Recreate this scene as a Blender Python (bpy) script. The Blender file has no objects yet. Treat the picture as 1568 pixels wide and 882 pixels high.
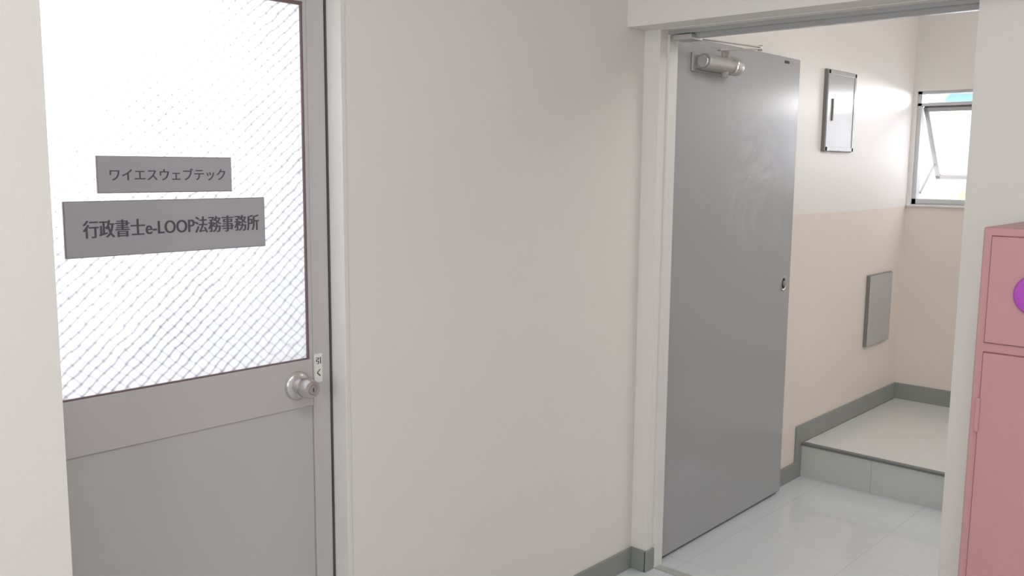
import bpy, bmesh, math
from mathutils import Vector, Matrix
D=bpy.data; S=bpy.context.scene
def srgb(r,g,b):
    return tuple(((c/255)/12.92 if c/255<=.04045 else ((c/255+.055)/1.055)**2.4) for c in (r,g,b))+(1,)
def mat(name,col,rough=.6,metal=0,var=.04,scale=6,bump=0,bscale=60,spec=.5,coat=0,detail=4):
    m=D.materials.new(name);m.use_nodes=True;n=m.node_tree.nodes;l=m.node_tree.links
    b=n['Principled BSDF'];b.inputs['Roughness'].default_value=rough;b.inputs['Metallic'].default_value=metal
    b.inputs['Specular IOR Level'].default_value=spec;b.inputs['Coat Weight'].default_value=coat
    tc=n.new('ShaderNodeTexCoord');nz=n.new('ShaderNodeTexNoise');nz.inputs['Scale'].default_value=scale;nz.inputs['Detail'].default_value=detail
    l.new(tc.outputs['Object'],nz.inputs['Vector'])
    mx=n.new('ShaderNodeMix');mx.data_type='RGBA'
    mx.inputs[6].default_value=tuple(c*(1-var) for c in col[:3])+(1,)
    mx.inputs[7].default_value=tuple(min(1,c*(1+var)) for c in col[:3])+(1,)
    l.new(nz.outputs['Fac'],mx.inputs[0]);l.new(mx.outputs[2],b.inputs['Base Color'])
    if bump:
        n2=n.new('ShaderNodeTexNoise');n2.inputs['Scale'].default_value=bscale;n2.inputs['Detail'].default_value=2
        l.new(tc.outputs['Object'],n2.inputs['Vector'])
        bp=n.new('ShaderNodeBump');bp.inputs['Strength'].default_value=bump;bp.inputs['Distance'].default_value=.01
        l.new(n2.outputs['Fac'],bp.inputs['Height']);l.new(bp.outputs['Normal'],b.inputs['Normal'])
    return m
def math_(n,l,op,a,b=None):
    x=n.new('ShaderNodeMath');x.operation=op
    for i,v in enumerate((a,b)):
        if v is None: continue
        if isinstance(v,(int,float)): x.inputs[i].default_value=v
        else: l.new(v,x.inputs[i])
    return x.outputs[0]

WALLC=srgb(228,225,220)
m_wall=mat('wall_paint',WALLC,.55,var=.015,scale=2.5,bump=.05,bscale=120)
def twotone():
    m=mat('stairwell_paint',WALLC,.42,var=.02,bump=.05,bscale=70)
    n=m.node_tree.nodes;l=m.node_tree.links;b=n['Principled BSDF']
    tc=n.new('ShaderNodeTexCoord');sp=n.new('ShaderNodeSeparateXYZ');l.new(tc.outputs['Object'],sp.inputs[0])
    nz=n.new('ShaderNodeTexNoise');nz.inputs['Scale'].default_value=14;l.new(tc.outputs['Object'],nz.inputs['Vector'])
    z=math_(n,l,'ADD',sp.outputs['Z'],math_(n,l,'MULTIPLY',math_(n,l,'SUBTRACT',nz.outputs['Fac'],.5),.012))
    g=math_(n,l,'GREATER_THAN',z,1.245)
    mx=n.new('ShaderNodeMix');mx.data_type='RGBA';mx.inputs[6].default_value=srgb(227,215,207);mx.inputs[7].default_value=srgb(230,226,222)
    l.new(g,mx.inputs[0]);l.new(mx.outputs[2],b.inputs['Base Color']);return m
m_stair=twotone()
m_base=mat('baseboard_vinyl',srgb(142,145,141),.5,var=.05)
m_frame=mat('painted_steel_frame',srgb(224,222,219),.4)
m_alu=mat('aluminium',srgb(199,196,196),.42,metal=.1,var=.02)
m_alupanel=mat('aluminium_panel',srgb(194,192,191),.5,metal=.05,var=.03,scale=3)
m_gasket=mat('gasket',srgb(120,100,102),.7)
m_dark=mat('dark_gap',srgb(60,57,60),.8)
m_gapshade=mat('gap_shade',srgb(88,84,86),.7)  # dark colour for the shaded gap beside the office door leaf
m_steel=mat('brushed_steel',srgb(205,202,200),.28,metal=.8,var=.05)
m_closer=mat('closer_silver',srgb(175,173,170),.35,metal=.5)
m_box=mat('panel_box_paint',srgb(172,172,171),.22,var=.05,spec=.7)
m_boxedge=mat('panel_box_edge',srgb(125,125,122),.4)
m_pink=mat('locker_pink',srgb(194,144,147),.4,var=.03,bump=.04,bscale=90)
m_pinkgap=mat('locker_gap',srgb(140,84,90),.6)  # darker pink stands in for shade in the door gaps
m_purple=mat('purple_plastic',srgb(178,78,188),.3)
m_white=mat('white_vinyl',srgb(235,235,232),.5)
m_black=mat('black_ink',srgb(35,33,35),.6)
m_plate=mat('sign_plate',srgb(176,173,178),.42,metal=.05,var=.02)
m_plateedge=mat('sign_plate_edge',srgb(135,132,138),.45,var=.02)
m_ink=mat('sign_ink',srgb(84,83,94),.6)
m_ceil=mat('ceiling_paint',srgb(235,234,230),.7)
m_nosing=mat('nosing',srgb(110,113,110),.5)
m_winframe=mat('window_aluminium',srgb(200,202,203),.35,metal=.2)
m_sash=mat('sash_aluminium',srgb(170,170,172),.4,metal=.2)
m_riser=mat('riser_vinyl',srgb(198,201,197),.45,var=.03)
m_joint=mat('joint_line',srgb(170,173,168),.5)
m_ext=mat('exterior_wall',srgb(238,238,240),.8)
m_blue=mat('awning_blue',srgb(165,215,243),.6)
m_yel=mat('sign_yellow',srgb(240,232,190),.6)

def door_mat():
    m=mat('grey_enamel',srgb(160,161,163),.25,var=.015,scale=1.2,bump=.006,bscale=12,spec=.65,detail=1)
    n=m.node_tree.nodes;l=m.node_tree.links;b=n['Principled BSDF'];b.inputs['Roughness'].default_value=.27
    tc=n.new('ShaderNodeTexCoord')
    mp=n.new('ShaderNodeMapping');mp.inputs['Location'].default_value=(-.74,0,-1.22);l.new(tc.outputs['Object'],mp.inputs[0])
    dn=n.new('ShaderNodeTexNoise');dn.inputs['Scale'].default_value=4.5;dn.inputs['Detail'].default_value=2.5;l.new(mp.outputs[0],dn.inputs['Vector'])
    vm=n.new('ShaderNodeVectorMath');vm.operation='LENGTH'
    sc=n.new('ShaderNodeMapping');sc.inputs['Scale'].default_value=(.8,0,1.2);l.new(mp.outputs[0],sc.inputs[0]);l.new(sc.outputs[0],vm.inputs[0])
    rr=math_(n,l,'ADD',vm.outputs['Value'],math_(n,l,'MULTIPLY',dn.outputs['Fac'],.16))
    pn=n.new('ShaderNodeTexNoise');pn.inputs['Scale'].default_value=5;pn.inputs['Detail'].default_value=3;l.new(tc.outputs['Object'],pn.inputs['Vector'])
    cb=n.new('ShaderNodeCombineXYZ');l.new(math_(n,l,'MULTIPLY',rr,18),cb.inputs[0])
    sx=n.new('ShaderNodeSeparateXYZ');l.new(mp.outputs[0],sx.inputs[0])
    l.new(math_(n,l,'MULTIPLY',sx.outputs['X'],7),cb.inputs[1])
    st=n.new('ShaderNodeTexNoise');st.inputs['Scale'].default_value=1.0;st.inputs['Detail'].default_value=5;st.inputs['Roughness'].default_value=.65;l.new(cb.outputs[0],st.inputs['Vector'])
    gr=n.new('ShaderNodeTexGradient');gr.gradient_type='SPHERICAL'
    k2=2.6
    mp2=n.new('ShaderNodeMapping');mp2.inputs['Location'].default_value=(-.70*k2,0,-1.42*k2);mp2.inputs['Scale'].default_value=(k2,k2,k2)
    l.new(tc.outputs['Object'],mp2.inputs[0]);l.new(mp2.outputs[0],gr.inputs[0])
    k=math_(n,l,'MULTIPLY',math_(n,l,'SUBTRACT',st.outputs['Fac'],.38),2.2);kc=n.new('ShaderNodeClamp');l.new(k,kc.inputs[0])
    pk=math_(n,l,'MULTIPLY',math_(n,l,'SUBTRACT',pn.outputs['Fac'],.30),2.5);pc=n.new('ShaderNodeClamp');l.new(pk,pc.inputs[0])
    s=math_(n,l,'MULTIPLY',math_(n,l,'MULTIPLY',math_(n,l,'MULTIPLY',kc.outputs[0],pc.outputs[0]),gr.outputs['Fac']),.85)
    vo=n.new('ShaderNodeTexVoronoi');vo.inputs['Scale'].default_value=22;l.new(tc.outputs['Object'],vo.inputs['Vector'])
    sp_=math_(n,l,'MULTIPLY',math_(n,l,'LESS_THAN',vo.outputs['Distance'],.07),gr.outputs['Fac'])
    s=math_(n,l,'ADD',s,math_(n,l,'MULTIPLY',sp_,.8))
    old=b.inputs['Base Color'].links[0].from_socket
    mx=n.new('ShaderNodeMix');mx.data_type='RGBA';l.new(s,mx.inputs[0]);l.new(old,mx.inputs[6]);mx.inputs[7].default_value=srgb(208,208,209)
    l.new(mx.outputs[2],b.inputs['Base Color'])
    return m
m_door=door_mat()

def tile_mat(name,c1,size,rough,joint,ox=0,oy=0,speck=0):
    m=mat(name,c1,rough,var=.05,scale=3 if not speck else 90,bump=.03,bscale=9)
    n=m.node_tree.nodes;l=m.node_tree.links;b=n['Principled BSDF']
    tc=n.new('ShaderNodeTexCoord');mp=n.new('ShaderNodeMapping');mp.inputs['Location'].default_value=(ox,oy,0)
    l.new(tc.outputs['Object'],mp.inputs[0])
    br=n.new('ShaderNodeTexBrick');br.offset=0;br.inputs['Scale'].default_value=1;br.inputs['Mortar Size'].default_value=.0009
    br.inputs['Brick Width'].default_value=size;br.inputs['Row Height'].default_value=size;br.inputs['Mortar Smooth'].default_value=.3
    l.new(mp.outputs[0],br.inputs['Vector'])
    old=b.inputs['Base Color'].links[0].from_socket
    mx=n.new('ShaderNodeMix');mx.data_type='RGBA';l.new(br.outputs['Fac'],mx.inputs[0]);l.new(old,mx.inputs[6]);mx.inputs[7].default_value=joint
    l.new(mx.outputs[2],b.inputs['Base Color']);return m
m_floor=tile_mat('vinyl_floor_tile',srgb(204,208,211),.45,.1,srgb(170,174,176),-.13,.1)
m_land=tile_mat('landing_tile',srgb(206,208,204),.45,.22,srgb(193,194,190),0,0,1)

def glass_mat():
    m=D.materials.new('wired_frosted_glass');m.use_nodes=True;n=m.node_tree.nodes;l=m.node_tree.links;n.clear()
    out=n.new('ShaderNodeOutputMaterial');tc=n.new('ShaderNodeTexCoord')
    nz=n.new('ShaderNodeTexNoise');nz.inputs['Scale'].default_value=26;nz.inputs['Detail'].default_value=3;l.new(tc.outputs['Object'],nz.inputs['Vector'])
    sp=n.new('ShaderNodeSeparateXYZ');l.new(tc.outputs['Object'],sp.inputs[0])
    w=math_(n,l,'MULTIPLY',math_(n,l,'SUBTRACT',nz.outputs['Fac'],.5),.020)
    def lines(sx,k,th,wob):
        a=math_(n,l,'ADD',math_(n,l,'MULTIPLY',sp.outputs['X'],sx),sp.outputs['Z'])
        a=math_(n,l,'ADD',a,math_(n,l,'MULTIPLY',w,wob))
        fr=math_(n,l,'FRACT',math_(n,l,'MULTIPLY',a,k))
        d=math_(n,l,'ABSOLUTE',math_(n,l,'SUBTRACT',fr,.5))
        t=math_(n,l,'MULTIPLY',math_(n,l,'SUBTRACT',d,.5-th),1/th)
        x=n.new('ShaderNodeClamp');l.new(t,x.inputs[0]);return x.outputs[0]
    A=lines(-.85,1/.027,.19,1);B=lines(.85,1/.027,.16,1)
    nl=n.new('ShaderNodeTexNoise');nl.inputs['Scale'].default_value=5;nl.inputs['Detail'].default_value=2;l.new(tc.outputs['Object'],nl.inputs['Vector'])
    amp=math_(n,l,'ADD',math_(n,l,'MULTIPLY',nl.outputs['Fac'],.9),.5)
    s=math_(n,l,'MULTIPLY',math_(n,l,'ADD',math_(n,l,'MULTIPLY',A,.42),math_(n,l,'MULTIPLY',B,.2)),amp)
    nb=n.new('ShaderNodeTexNoise');nb.inputs['Scale'].default_value=60;nb.inputs['Detail'].default_value=3;l.new(tc.outputs['Object'],nb.inputs['Vector'])
    s=math_(n,l,'ADD',s,math_(n,l,'MULTIPLY',nb.outputs['Fac'],.30))
    mx=n.new('ShaderNodeMix');mx.data_type='RGBA';l.new(s,mx.inputs[0]);mx.inputs[6].default_value=(.97,.965,.98,1);mx.inputs[7].default_value=(.15,.15,.17,1)
    tr=n.new('ShaderNodeBsdfTranslucent');l.new(mx.outputs[2],tr.inputs[0])
    gl=n.new('ShaderNodeBsdfGlossy');gl.inputs['Roughness'].default_value=.3
    bp=n.new('ShaderNodeBump');bp.inputs['Strength'].default_value=.4;bp.inputs['Distance'].default_value=.004;l.new(s,bp.inputs['Height']);l.new(bp.outputs[0],gl.inputs['Normal'])
    ms=n.new('ShaderNodeMixShader');ms.inputs[0].default_value=.06;l.new(tr.outputs[0],ms.inputs[1]);l.new(gl.outputs[0],ms.inputs[2])
    l.new(ms.outputs[0],out.inputs[0]);return m
m_glass=glass_mat()
def frost():
    m=D.materials.new('frosted_glass');m.use_nodes=True;n=m.node_tree.nodes;l=m.node_tree.links;n.clear()
    out=n.new('ShaderNodeOutputMaterial');tr=n.new('ShaderNodeBsdfTranslucent');nz=n.new('ShaderNodeTexNoise');nz.inputs['Scale'].default_value=8
    mx=n.new('ShaderNodeMix');mx.data_type='RGBA';l.new(nz.outputs['Fac'],mx.inputs[0]);mx.inputs[6].default_value=(.5,.51,.53,1);mx.inputs[7].default_value=(.58,.58,.6,1)
    l.new(mx.outputs[2],tr.inputs[0]);l.new(tr.outputs[0],out.inputs[0]);return m
m_frost=frost()

# ---------- mesh helpers
def finish(name,bm,m,parent=None,bevel=0,smooth=False,seg=2):
    bmesh.ops.recalc_face_normals(bm,faces=bm.faces)
    me=D.meshes.new(name);bm.to_mesh(me);bm.free();o=D.objects.new(name,me);S.collection.objects.link(o)
    me.materials.append(m)
    if smooth:
        for p in me.polygons:p.use_smooth=True
    if bevel:
        b=o.modifiers.new('bevel','BEVEL');b.width=bevel;b.segments=seg;b.limit_method='ANGLE'
        for p in me.polygons:p.use_smooth=True
        w=o.modifiers.new('wn','WEIGHTED_NORMAL');w.keep_sharp=True
    if parent:o.parent=parent
    return o
def addbox(bm,lo,hi):
    c=[(a+b)/2 for a,b in zip(lo,hi)];s=[abs(b-a) for a,b in zip(lo,hi)]
    bmesh.ops.create_cube(bm,size=1,matrix=Matrix.Translation(c)@Matrix.Diagonal((*s,1)))
def boxes(name,lst,m,parent=None,bevel=0):
    bm=bmesh.new()
    for lo,hi in lst:addbox(bm,lo,hi)
    return finish(name,bm,m,parent,bevel)
def cyl(name,p,q,r,m,parent=None,r2=None,seg=32,bevel=0):
    p=Vector(p);q=Vector(q);d=q-p;bm=bmesh.new()
    M=Matrix.Translation((p+q)/2)@d.to_track_quat('Z','Y').to_matrix().to_4x4()
    bmesh.ops.create_cone(bm,cap_ends=True,segments=seg,radius1=r,radius2=r if r2 is None else r2,depth=d.length,matrix=M)
    o=finish(name,bm,m,parent,bevel,smooth=False)
    for f in o.data.polygons:f.use_smooth=len(f.vertices)==4
    return o
def bar(name,p,q,w,h,m,parent=None):
    p=Vector(p);q=Vector(q);d=q-p;bm=bmesh.new()
    M=Matrix.Translation((p+q)/2)@d.to_track_quat('X','Z').to_matrix().to_4x4()@Matrix.Diagonal((d.length,w,h,1))
    bmesh.ops.create_cube(bm,size=1,matrix=M);return finish(name,bm,m,parent,.001)
def lathe(name,origin,axis,prof,m,parent=None,seg=40):
    bm=bmesh.new();Q=Vector(axis).to_track_quat('Z','Y').to_matrix().to_4x4();M=Matrix.Translation(origin)@Q
    rings=[]
    for z,r in prof:
        rings.append([bm.verts.new(M@Vector((r*math.cos(2*math.pi*i/seg),r*math.sin(2*math.pi*i/seg),z))) for i in range(seg)])
    for a,b in zip(rings,rings[1:]):
        for i in range(seg):bm.faces.new((a[i],a[(i+1)%seg],b[(i+1)%seg],b[i]))
    bm.faces.new(rings[0]);bm.faces.new(rings[-1])
    o=finish(name,bm,m,parent,smooth=True)
    mod=o.modifiers.new('es','EDGE_SPLIT');mod.split_angle=math.radians(40)
    return o
def prism(name,poly,y0,y1,m,parent=None,axis='y',bevel=0):
    bm=bmesh.new()
    f=(lambda a,b,c:(a,c,b)) if axis=='y' else (lambda a,b,c:(c,a,b))
    A=[bm.verts.new(f(a,b,y0)) for a,b in poly];B=[bm.verts.new(f(a,b,y1)) for a,b in poly]
    bm.faces.new(A);bm.faces.new(B)
    for i in range(len(poly)):
        j=(i+1)%len(poly);bm.faces.new((A[i],A[j],B[j],B[i]))
    return finish(name,bm,m,parent,bevel)
def empty(name,loc=(0,0,0)):
    e=D.objects.new(name,None);S.collection.objects.link(e);e.location=loc;e.empty_display_size=.1;return e
def text(name,body,x0,x1,zc,y,h,m,parent,bold=0.0):
    c=D.curves.new(name,'FONT');c.body=body;c.size=1;c.align_x='CENTER';c.align_y='CENTER';c.resolution_u=6
    o=D.objects.new(name,c);S.collection.objects.link(o);bpy.context.view_layer.update()
    dg=bpy.context.evaluated_depsgraph_get();me=D.meshes.new_from_object(o.evaluated_get(dg))
    S.collection.objects.unlink(o)
    xs=[v.co.x for v in me.vertices];ys=[v.co.y for v in me.vertices]
    k=(x1-x0)/(max(xs)-min(xs));ky=h/(max(ys)-min(ys));cx=(max(xs)+min(xs))/2;cy=(max(ys)+min(ys))/2
    # thick verticals, thin horizontals, like the brush-style lettering
    offs=[(0,0)] if not bold else [(0,0),(bold,0),(-bold,0),(bold*.5,bold*.15),(-bold*.5,-bold*.15)]
    V=[];Fc=[]
    for i,(dx,dz) in enumerate(offs):
        b0=len(V)
        for v in me.vertices:V.append(((v.co.x-cx)*k+(x0+x1)/2+dx,y-i*.00004,(v.co.y-cy)*ky+zc+dz))
        for p in me.polygons:Fc.append([b0+q for q in p.vertices])
    m2=D.meshes.new(name);m2.from_pydata(V,[],Fc);m2.materials.append(m)
    t=D.objects.new(name,m2);S.collection.objects.link(t);t.parent=parent;return t

H=2.6
# ---------- shell
boxes('floor',[((-2,-1.3,-.1),(5.5,1.83,0)),((-2,1.83,-.1),(2.66,4.2,0))],m_floor)
boxes('ceiling',[((-2.1,-1.3,H),(2.66,1.83,H+.1)),((2.66,-1.3,2.9),(5.5,2.0,3.0))],m_ceil)
boxes('wall_left',[((-2,1.62,0),(.6185,2.0,H)),((.6185,1.828,1.955),(1.395,2.0,H)),((1.395,1.828,0),(2.655,2.0,H))],m_wall)
boxes('wall_right',[((-2,-1.4,0),(2.655,-1.3,H))],m_wall)
boxes('wall_rear',[((-2.1,-1.3,0),(-2,-.9,H)),((-2.1,1.2,0),(-2,1.62,H)),((-2.1,-.9,0),(-2,1.2,.9)),((-2.1,-.9,2.2),(-2,1.2,H))],m_wall)  # unseen wall, its opening added to let in light from behind
boxes('wall_end',[((2.655,1.765,0),(2.75,2.0,3.0)),((2.655,-1.3,0),(2.75,.776,3.0)),((2.655,.776,1.905),(2.75,1.765,3.0))],m_wall)
boxes('trim_1',[((2.552,-1.3,1.907),(2.655,1.828,H))],m_wall)
boxes('wall_stairwell_left',[((2.75,1.828,0),(5.22,2.0,2.9))],m_stair)
boxes('wall_stairwell_right',[((2.75,-1.4,0),(5.4,-1.3,2.9))],m_stair)
WY0,WY1,WZ0,WZ1=1.0,1.806,1.26,1.868
boxes('wall_stairwell_end',[((5.22,-1.3,0),(5.4,WY0,2.9)),((5.22,WY1,0),(5.4,2.0,2.9)),((5.22,WY0,0),(5.4,WY1,WZ0)),((5.22,WY0,WZ1),(5.4,WY1,2.9))],m_stair)
of=empty('door_frame');
boxes('head',[((2.70,.776,1.893),(2.752,1.765,1.906))],m_box,of)
boxes('stop',[((2.725,.776,1.878),(2.745,1.765,1.893))],m_box,of)
boxes('hinge_jamb',[((2.70,1.757,0),(2.752,1.7655,1.893))],m_frame,of)
boxes('threshold',[((2.70,.776,0),(2.74,1.757,.002))],m_joint,of)
# baseboards
boxes('baseboard_left',[((1.395,1.819,0),(2.646,1.828,.078))],m_base,bevel=.001)
boxes('baseboard_end',[((2.646,1.760,0),(2.655,1.828,.078)),((2.646,1.757,0),(2.70,1.765,.078)),((2.646,-1.3,0),(2.655,.776,.078))],m_base,bevel=.001)
LX,LH=4.03,.163
prism('baseboard_stairwell_left',[(2.76,0),(LX,0),(LX,LH+.002),(5.22,LH+.002),(5.22,LH+.09),(3.97,LH+.09),(3.97,.08),(2.76,.08)],1.819,1.828,m_base)
boxes('baseboard_stairwell_end',[((5.211,-1.3,LH),(5.22,1.819,LH+.09))],m_base)
ld=empty('stair_landing')
boxes('landing_slab',[((LX,-1.3,0),(5.22,1.819,LH-.003))],m_riser,ld)
boxes('landing_top',[((LX+.02,-1.3,LH-.003),(5.211,1.819,LH))],m_land,ld)
boxes('nosing',[((LX-.008,-1.3,LH-.010),(LX+.022,1.819,LH+.002))],m_nosing,ld,.002)
boxes('riser_joint',[((LX-.001,1.487,0),(LX+.001,1.489,LH-.012))],m_joint,ld)

# ---------- glazed office door
dr=empty('door_1')
Y0,Y1=1.885,1.92
boxes('frame_jamb_right',[((1.381,1.826,0),(1.3955,1.96,1.955))],m_frame,dr,.0015)
boxes('frame_jamb_left',[((.612,1.84,0),(.628,1.96,1.955))],m_frame,dr)
boxes('frame_head',[((.628,1.826,1.935),(1.381,1.96,1.957))],m_frame,dr)
boxes('frame_stop',[((1.371,1.921,0),(1.3812,1.955,1.935))],m_dark,dr)
boxes('jamb_gap_shade',[((1.3775,1.8815,0),(1.3812,1.921,1.935))],m_gapshade,dr)  # dark strip standing in for the shaded gap at the jamb
boxes('stile_right',[((1.3265,Y0,.01),(1.3765,Y1,1.93))],m_alu,dr,.0015)
boxes('stile_left',[((.632,Y0,.01),(.685,Y1,1.93))],m_alu,dr,.0015)
boxes('rail_top',[((.685,Y0+.001,1.832),(1.325,Y1,1.93))],m_alu,dr)
boxes('rail_mid',[((.685,Y0+.001,.848),(1.325,Y1,.967))],m_alu,dr,.001)
boxes('rail_bottom',[((.685,Y0+.001,.01),(1.325,Y1,.12))],m_alu,dr,.001)
boxes('seam',[((1.3245,Y0+.004,.01),(1.327,Y1-.002,1.93))],m_closer,dr)
boxes('lower_panel',[((.68,Y0+.006,.11),(1.326,Y1-.008,.85))],m_alupanel,dr)
gy=1.895
boxes('glass',[((.68,gy,.96),(1.326,gy+.006,1.84))],m_glass,dr)
boxes('glazing_bead',[((1.317,Y0+.001,.967),(1.3255,gy,1.832))],m_alu,dr)
boxes('glazing_gasket',[((1.3125,Y0+.004,.967),(1.317,gy,1.832)),((.685,Y0+.003,.967),(.692,gy,1.832)),((.692,Y0+.003,.967),(1.316,gy,.970)),((.692,Y0+.003,1.824),(1.316,gy,1.832))],m_gasket,dr)
kc=(1.277,Y0+.001,.907)
lathe('knob_rose',kc,(0,-1,0),[(0,.036),(.004,.036),(.010,.031),(.013,.020),(.030,.0135)],m_steel,dr)
lathe('knob',(kc[0],kc[1]-.026,kc[2]),(0,-1,0),[(0,.013),(.004,.020),(.010,.0245),(.034,.0235),(.040,.021),(.0415,.013),(.0405,.012)],m_steel,dr)
lathe('keyhole',(kc[0],kc[1]-.0655,kc[2]),(0,-1,0),[(0,.0115),(.003,.0115),(.0035,.010)],m_closer,dr)
boxes('key_slot',[((kc[0]-.001,kc[1]-.0698,kc[2]-.005),(kc[0]+.001,kc[1]-.0688,kc[2]+.005))],m_dark,dr)
boxes('hinge',[((.626,Y0-.006,.3),(.636,Y0,.38)),((.626,Y0-.006,1.6),(.636,Y0,1.68))],m_steel,dr)
lb=empty('pull_label')
boxes('label_card',[((1.329,Y0-.0012,.905),(1.352,Y0,.978))],m_white,lb)
text('label_text_1','引',1.3335,1.3475,.960,Y0-.0014,.017,m_black,lb,.0006)
text('label_text_2','く',1.336,1.346,.929,Y0-.0014,.018,m_black,lb,.0007)
def sign(name,x0,x1,z0,z1,body,tx0,tx1,th,bold):
    e=empty(name)
    boxes('plate',[((x0+.0015,1.877,z0+.0015),(x1-.0015,1.8825,z1-.0015))],m_plate,e,.0006)
    boxes('plate_edge',[((x0,1.8785,z0),(x1,1.8845,z1))],m_plateedge,e,.0006)
    boxes('adhesive_pad',[((x0+.02,1.8845,z0+.02),(x1-.02,gy,z1-.02))],m_dark,e)
    text('lettering',body,tx0,tx1,(z0+z1)/2,1.8767,th,m_ink,e,bold)
sign('name_sign',.809,1.111,1.387,1.463,'ワイエスウェブテック',.834,1.094,.026,.0005)
sign('name_sign.001',.739,1.194,1.258,1.372,'行政書士e-LOOP法務事務所',.775,1.176,.036,.0011)

# ---------- open grey steel door
gd=empty('door_2',(2.735,1.770,0));gd.rotation_euler=(0,0,math.radians(0.75))
W=1.012
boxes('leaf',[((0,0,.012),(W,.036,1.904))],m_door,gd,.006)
boxes('leaf_edge_highlight',[((.010,-.001,.02),(.012,0,1.895)),((.012,-.001,1.884),(W-.01,0,1.886))],m_box,gd)  # thin paler strips put the edge highlight onto the leaf
boxes('latch_plate',[((.86,-.002,1.878),(.90,0,1.888))],m_black,gd)
o=lathe('ring_cup',(W-.068,0,.958),(0,-1,0),[(0,.033),(.003,.033),(.004,.028),(.001,.024)],m_steel,gd)
for v in o.data.vertices: v.co.x=(v.co.x-(W-.068))*.85+(W-.068)
o=lathe('ring_recess',(W-.068,-.0012,.958),(0,-1,0),[(0,.023),(.0006,.022)],m_dark,gd)
for v in o.data.vertices: v.co.x=(v.co.x-(W-.068))*.85+(W-.068)
o=lathe('ring_pull',(W-.068,-.002,.958),(0,-1,0),[(0,.013),(.008,.013),(.009,.011)],m_closer,gd)
for v in o.data.vertices: v.co.x=(v.co.x-(W-.068))*.7+(W-.068)
boxes('closer_plate',[((.125,-.008,1.787),(.335,0,1.852))],m_closer,gd,.002)
cyl('closer_body',(.155,-.035,1.820),(.37,-.035,1.820),.029,m_closer,gd,bevel=.003)
boxes('closer_mount',[((.15,-.032,1.797),(.36,-.006,1.843))],m_closer,gd,.004)
cyl('closer_cap',(.145,-.035,1.820),(.156,-.035,1.820),.021,m_steel,gd,bevel=.002)
cyl('closer_end',(.345,-.037,1.820),(.392,-.037,1.820),.034,m_steel,gd,bevel=.008)
cyl('closer_spindle',(.30,-.037,1.775),(.30,-.037,1.868),.014,m_steel,gd)
bar('closer_arm_1',(.24,-.045,1.866),(.40,-.125,1.880),.02,.005,m_steel,gd)
bar('closer_arm_2',(.395,-.125,1.886),(-.02,-.06,1.886),.014,.005,m_steel,gd)
cyl('closer_joint',(.397,-.124,1.873),(.397,-.124,1.892),.009,m_steel,gd)
boxes('closer_shoe',[((-.045,-.10,1.872),(.03,-.03,1.889))],m_steel,gd,.002)

def pbox(name,x0,x1,z0,z1,d,lock):
    e=empty(name);y=1.828
    boxes('case',[((x0,y-d,z0),(x1,y,z1))],m_boxedge,e,.002)
    boxes('lid',[((x0+.004,y-d-.006,z0+.004),(x1-.004,y-d,z1-.004))],m_box,e,.002)
    if lock:
        t=.018
        boxes('lid_rim',[((x0+.004,y-d-.009,z0+.004),(x0+.004+t,y-d-.005,z1-.004)),((x1-.004-t,y-d-.009,z0+.004),(x1-.004,y-d-.005,z1-.004)),((x0+.004,y-d-.009,z1-.004-t),(x1-.004,y-d-.005,z1-.004)),((x0+.004,y-d-.009,z0+.004),(x1-.004,y-d-.005,z0+.004+t))],m_box,e,.001)
        boxes('handle',[((x0+.055,y-d-.012,(z0+z1)/2-.045),(x0+.067,y-d-.005,(z0+z1)/2+.055))],m_nosing,e,.001)
pbox('electrical_panel_box',4.085,4.405,1.527,1.899,.012,True)
pbox('access_panel_box',4.72,5.03,.527,.903,.016,False)

# ---------- window
w=empty('window_1')
fx0,fx1=5.235,5.285;t=.022
boxes('frame',[((fx0,WY1-t,WZ0),(fx1,WY1,WZ1)),((fx0,WY0,WZ0),(fx1,WY0+t,WZ1)),((fx0,WY0,WZ0),(fx1,WY1,WZ0+.03)),((fx0,WY0,WZ1-.015),(fx1,WY1,WZ1)),((fx0,WY0,1.79),(fx1,WY1,1.806))],m_winframe,w,.001)
boxes('sill',[((5.205,WY0-.01,WZ0-.012),(5.28,1.822,WZ0))],m_frame,w,.002)
sh=empty('sash_pivot',(5.262,0,1.788));sh.parent=w;sh.rotation_euler=(0,math.radians(-36),0)
L=.475;a=WY1-t-.004;b=WY0+t+.004;q=.024
boxes('sash',[((-.014,a-q,-L),(.014,a,0)),((-.014,b,-L),(.014,b+q,0)),((-.014,b,-L),(.014,a,-L+q)),((-.014,b,-q),(.014,a,0))],m_sash,sh,.001)
boxes('sash_pane',[((-.003,b+q,-L+q),(.003,a-q,-q))],m_frost,sh)
A_=math.radians(36)
bar('stay_arm',(5.275,a-.004,WZ0+.06),(5.262+.47*math.sin(A_)*.8,a-.004,1.788-.47*math.cos(A_)*.8),.008,.012,m_sash,w)
# building across the street
nb_=boxes('neighbouring_building',[((9.0,.5,-3),(9.6,6,5))],m_ext)
prism('awning',[(9.0,2.17),(8.75,2.08),(8.75,2.05),(9.0,2.08)],2.3,2.78,m_blue,nb_)
boxes('shop_sign',[((8.96,2.3,1.18),(9.0,2.68,1.25))],m_yel,nb_)

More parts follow.
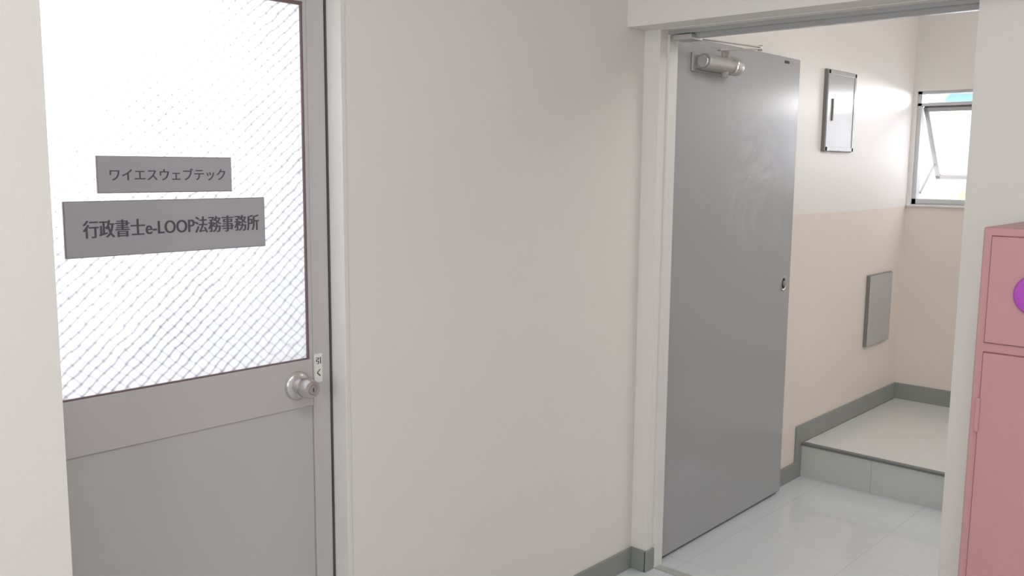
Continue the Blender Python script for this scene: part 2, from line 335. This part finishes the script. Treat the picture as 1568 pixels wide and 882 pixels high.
# ---------- locker
lk=empty('storage_locker')
x0,x1,y0,y1,zt=2.25,2.64,-.29,.614,1.322
boxes('carcass',[((x0+.004,y0,.0),(x1,y1,zt))],m_pink,lk,.004)
boxes('upper_doors',[((x0-.003,.172,1.060),(x0+.006,.594,1.302)),((x0-.003,-.27,1.060),(x0+.006,.168,1.302))],m_pink,lk,.002)
boxes('lower_doors',[((x0-.003,.172,.05),(x0+.006,.594,1.036)),((x0-.003,-.27,.05),(x0+.006,.168,1.036))],m_pink,lk,.002)
gp=[]
for zz0,zz1 in ((1.060,1.302),(.05,1.036)):
    gp.append(((x0+.0025,-.2715,zz0-.002),(x0+.0045,.596,zz1+.002)))
boxes('door_shadow_gap',gp,m_pinkgap,lk)  # sheet behind the doors, gap shade put into its colour
boxes('hinge',[((x0-.007,.591,.85),(x0+.004,.601,.93)),((x0-.007,.591,.2),(x0+.004,.601,.28))],m_pink,lk,.002)
lathe('purple_knob',(x0-.003,.495,1.178),(-1,0,0),[(0,.044),(.006,.046),(.012,.042),(.015,.030),(.016,.012)],m_purple,lk)

cl=empty('fill_lamp')  # unseen fixture added overhead to fill the corridor
m_em=D.materials.new('fill_tube');m_em.use_nodes=True
bb=m_em.node_tree.nodes['Principled BSDF'];bb.inputs['Emission Color'].default_value=(1,.98,.95,1);bb.inputs['Emission Strength'].default_value=3
boxes('fill_housing',[((-.2,.05,H-.06),(1.0,.25,H))],m_white,cl,.004)
cyl('fill_tube',(-.15,.15,H-.075),(.95,.15,H-.075),.014,m_em,cl)

def area(name,loc,target,sx,sy,e,col=(1,1,1)):
    l=D.lights.new(name,'AREA');l.shape='RECTANGLE';l.size=sx;l.size_y=sy;l.energy=e;l.color=col
    o=D.objects.new(name,l);S.collection.objects.link(o);o.location=loc
    o.rotation_euler=(Vector(target)-Vector(loc)).to_track_quat('-Z','Y').to_euler();return o
area('office_daylight',(.6,2.5,1.9),(.8,1.9,1.5),.7,.7,20,(1,.985,1))
area('corridor_fill',(.4,.15,H-.1),(.4,.15,0),1.1,.2,16,(1,.988,.975))  # added fill below the unseen fixture
area('rear_fill',(-1.9,.15,1.6),(1,.5,1.2),2.0,1.2,28,(1,1,1))  # unseen soft fill added behind the camera
area('stairwell_window_daylight',(6.0,1.25,2.15),(4.6,1.35,1.3),1.3,1.0,135,(.99,.98,.99))
area('stairwell_fill',(3.9,.1,2.85),(3.9,.6,0),1.8,1.4,40,(1,.985,.97))  # unseen area lamp added under the closed stairwell ceiling as fill

wd=D.worlds.new('World');S.world=wd;wd.use_nodes=True;n=wd.node_tree.nodes;l=wd.node_tree.links
bg=n['Background'];bg.inputs[0].default_value=(.93,.96,1,1);bg.inputs[1].default_value=1.3

yaw,pit,rol=map(math.radians,(42.447,-7.596,.499))
F=Vector((math.cos(yaw)*math.cos(pit),math.sin(yaw)*math.cos(pit),math.sin(pit)))
R=F.cross(Vector((0,0,1))).normalized();U=R.cross(F)
R2=R*math.cos(rol)+U*math.sin(rol);U2=U*math.cos(rol)-R*math.sin(rol)
c=D.cameras.new('camera');co=D.objects.new('camera',c);S.collection.objects.link(co)
c.sensor_width=36;c.lens=36*1403.6/1568;c.clip_start=.02
co.matrix_world=Matrix(((R2.x,U2.x,-F.x,0),(R2.y,U2.y,-F.y,0),(R2.z,U2.z,-F.z,1.45),(0,0,0,1)))
S.camera=co
S.view_settings.view_transform='Standard';S.view_settings.look='None'
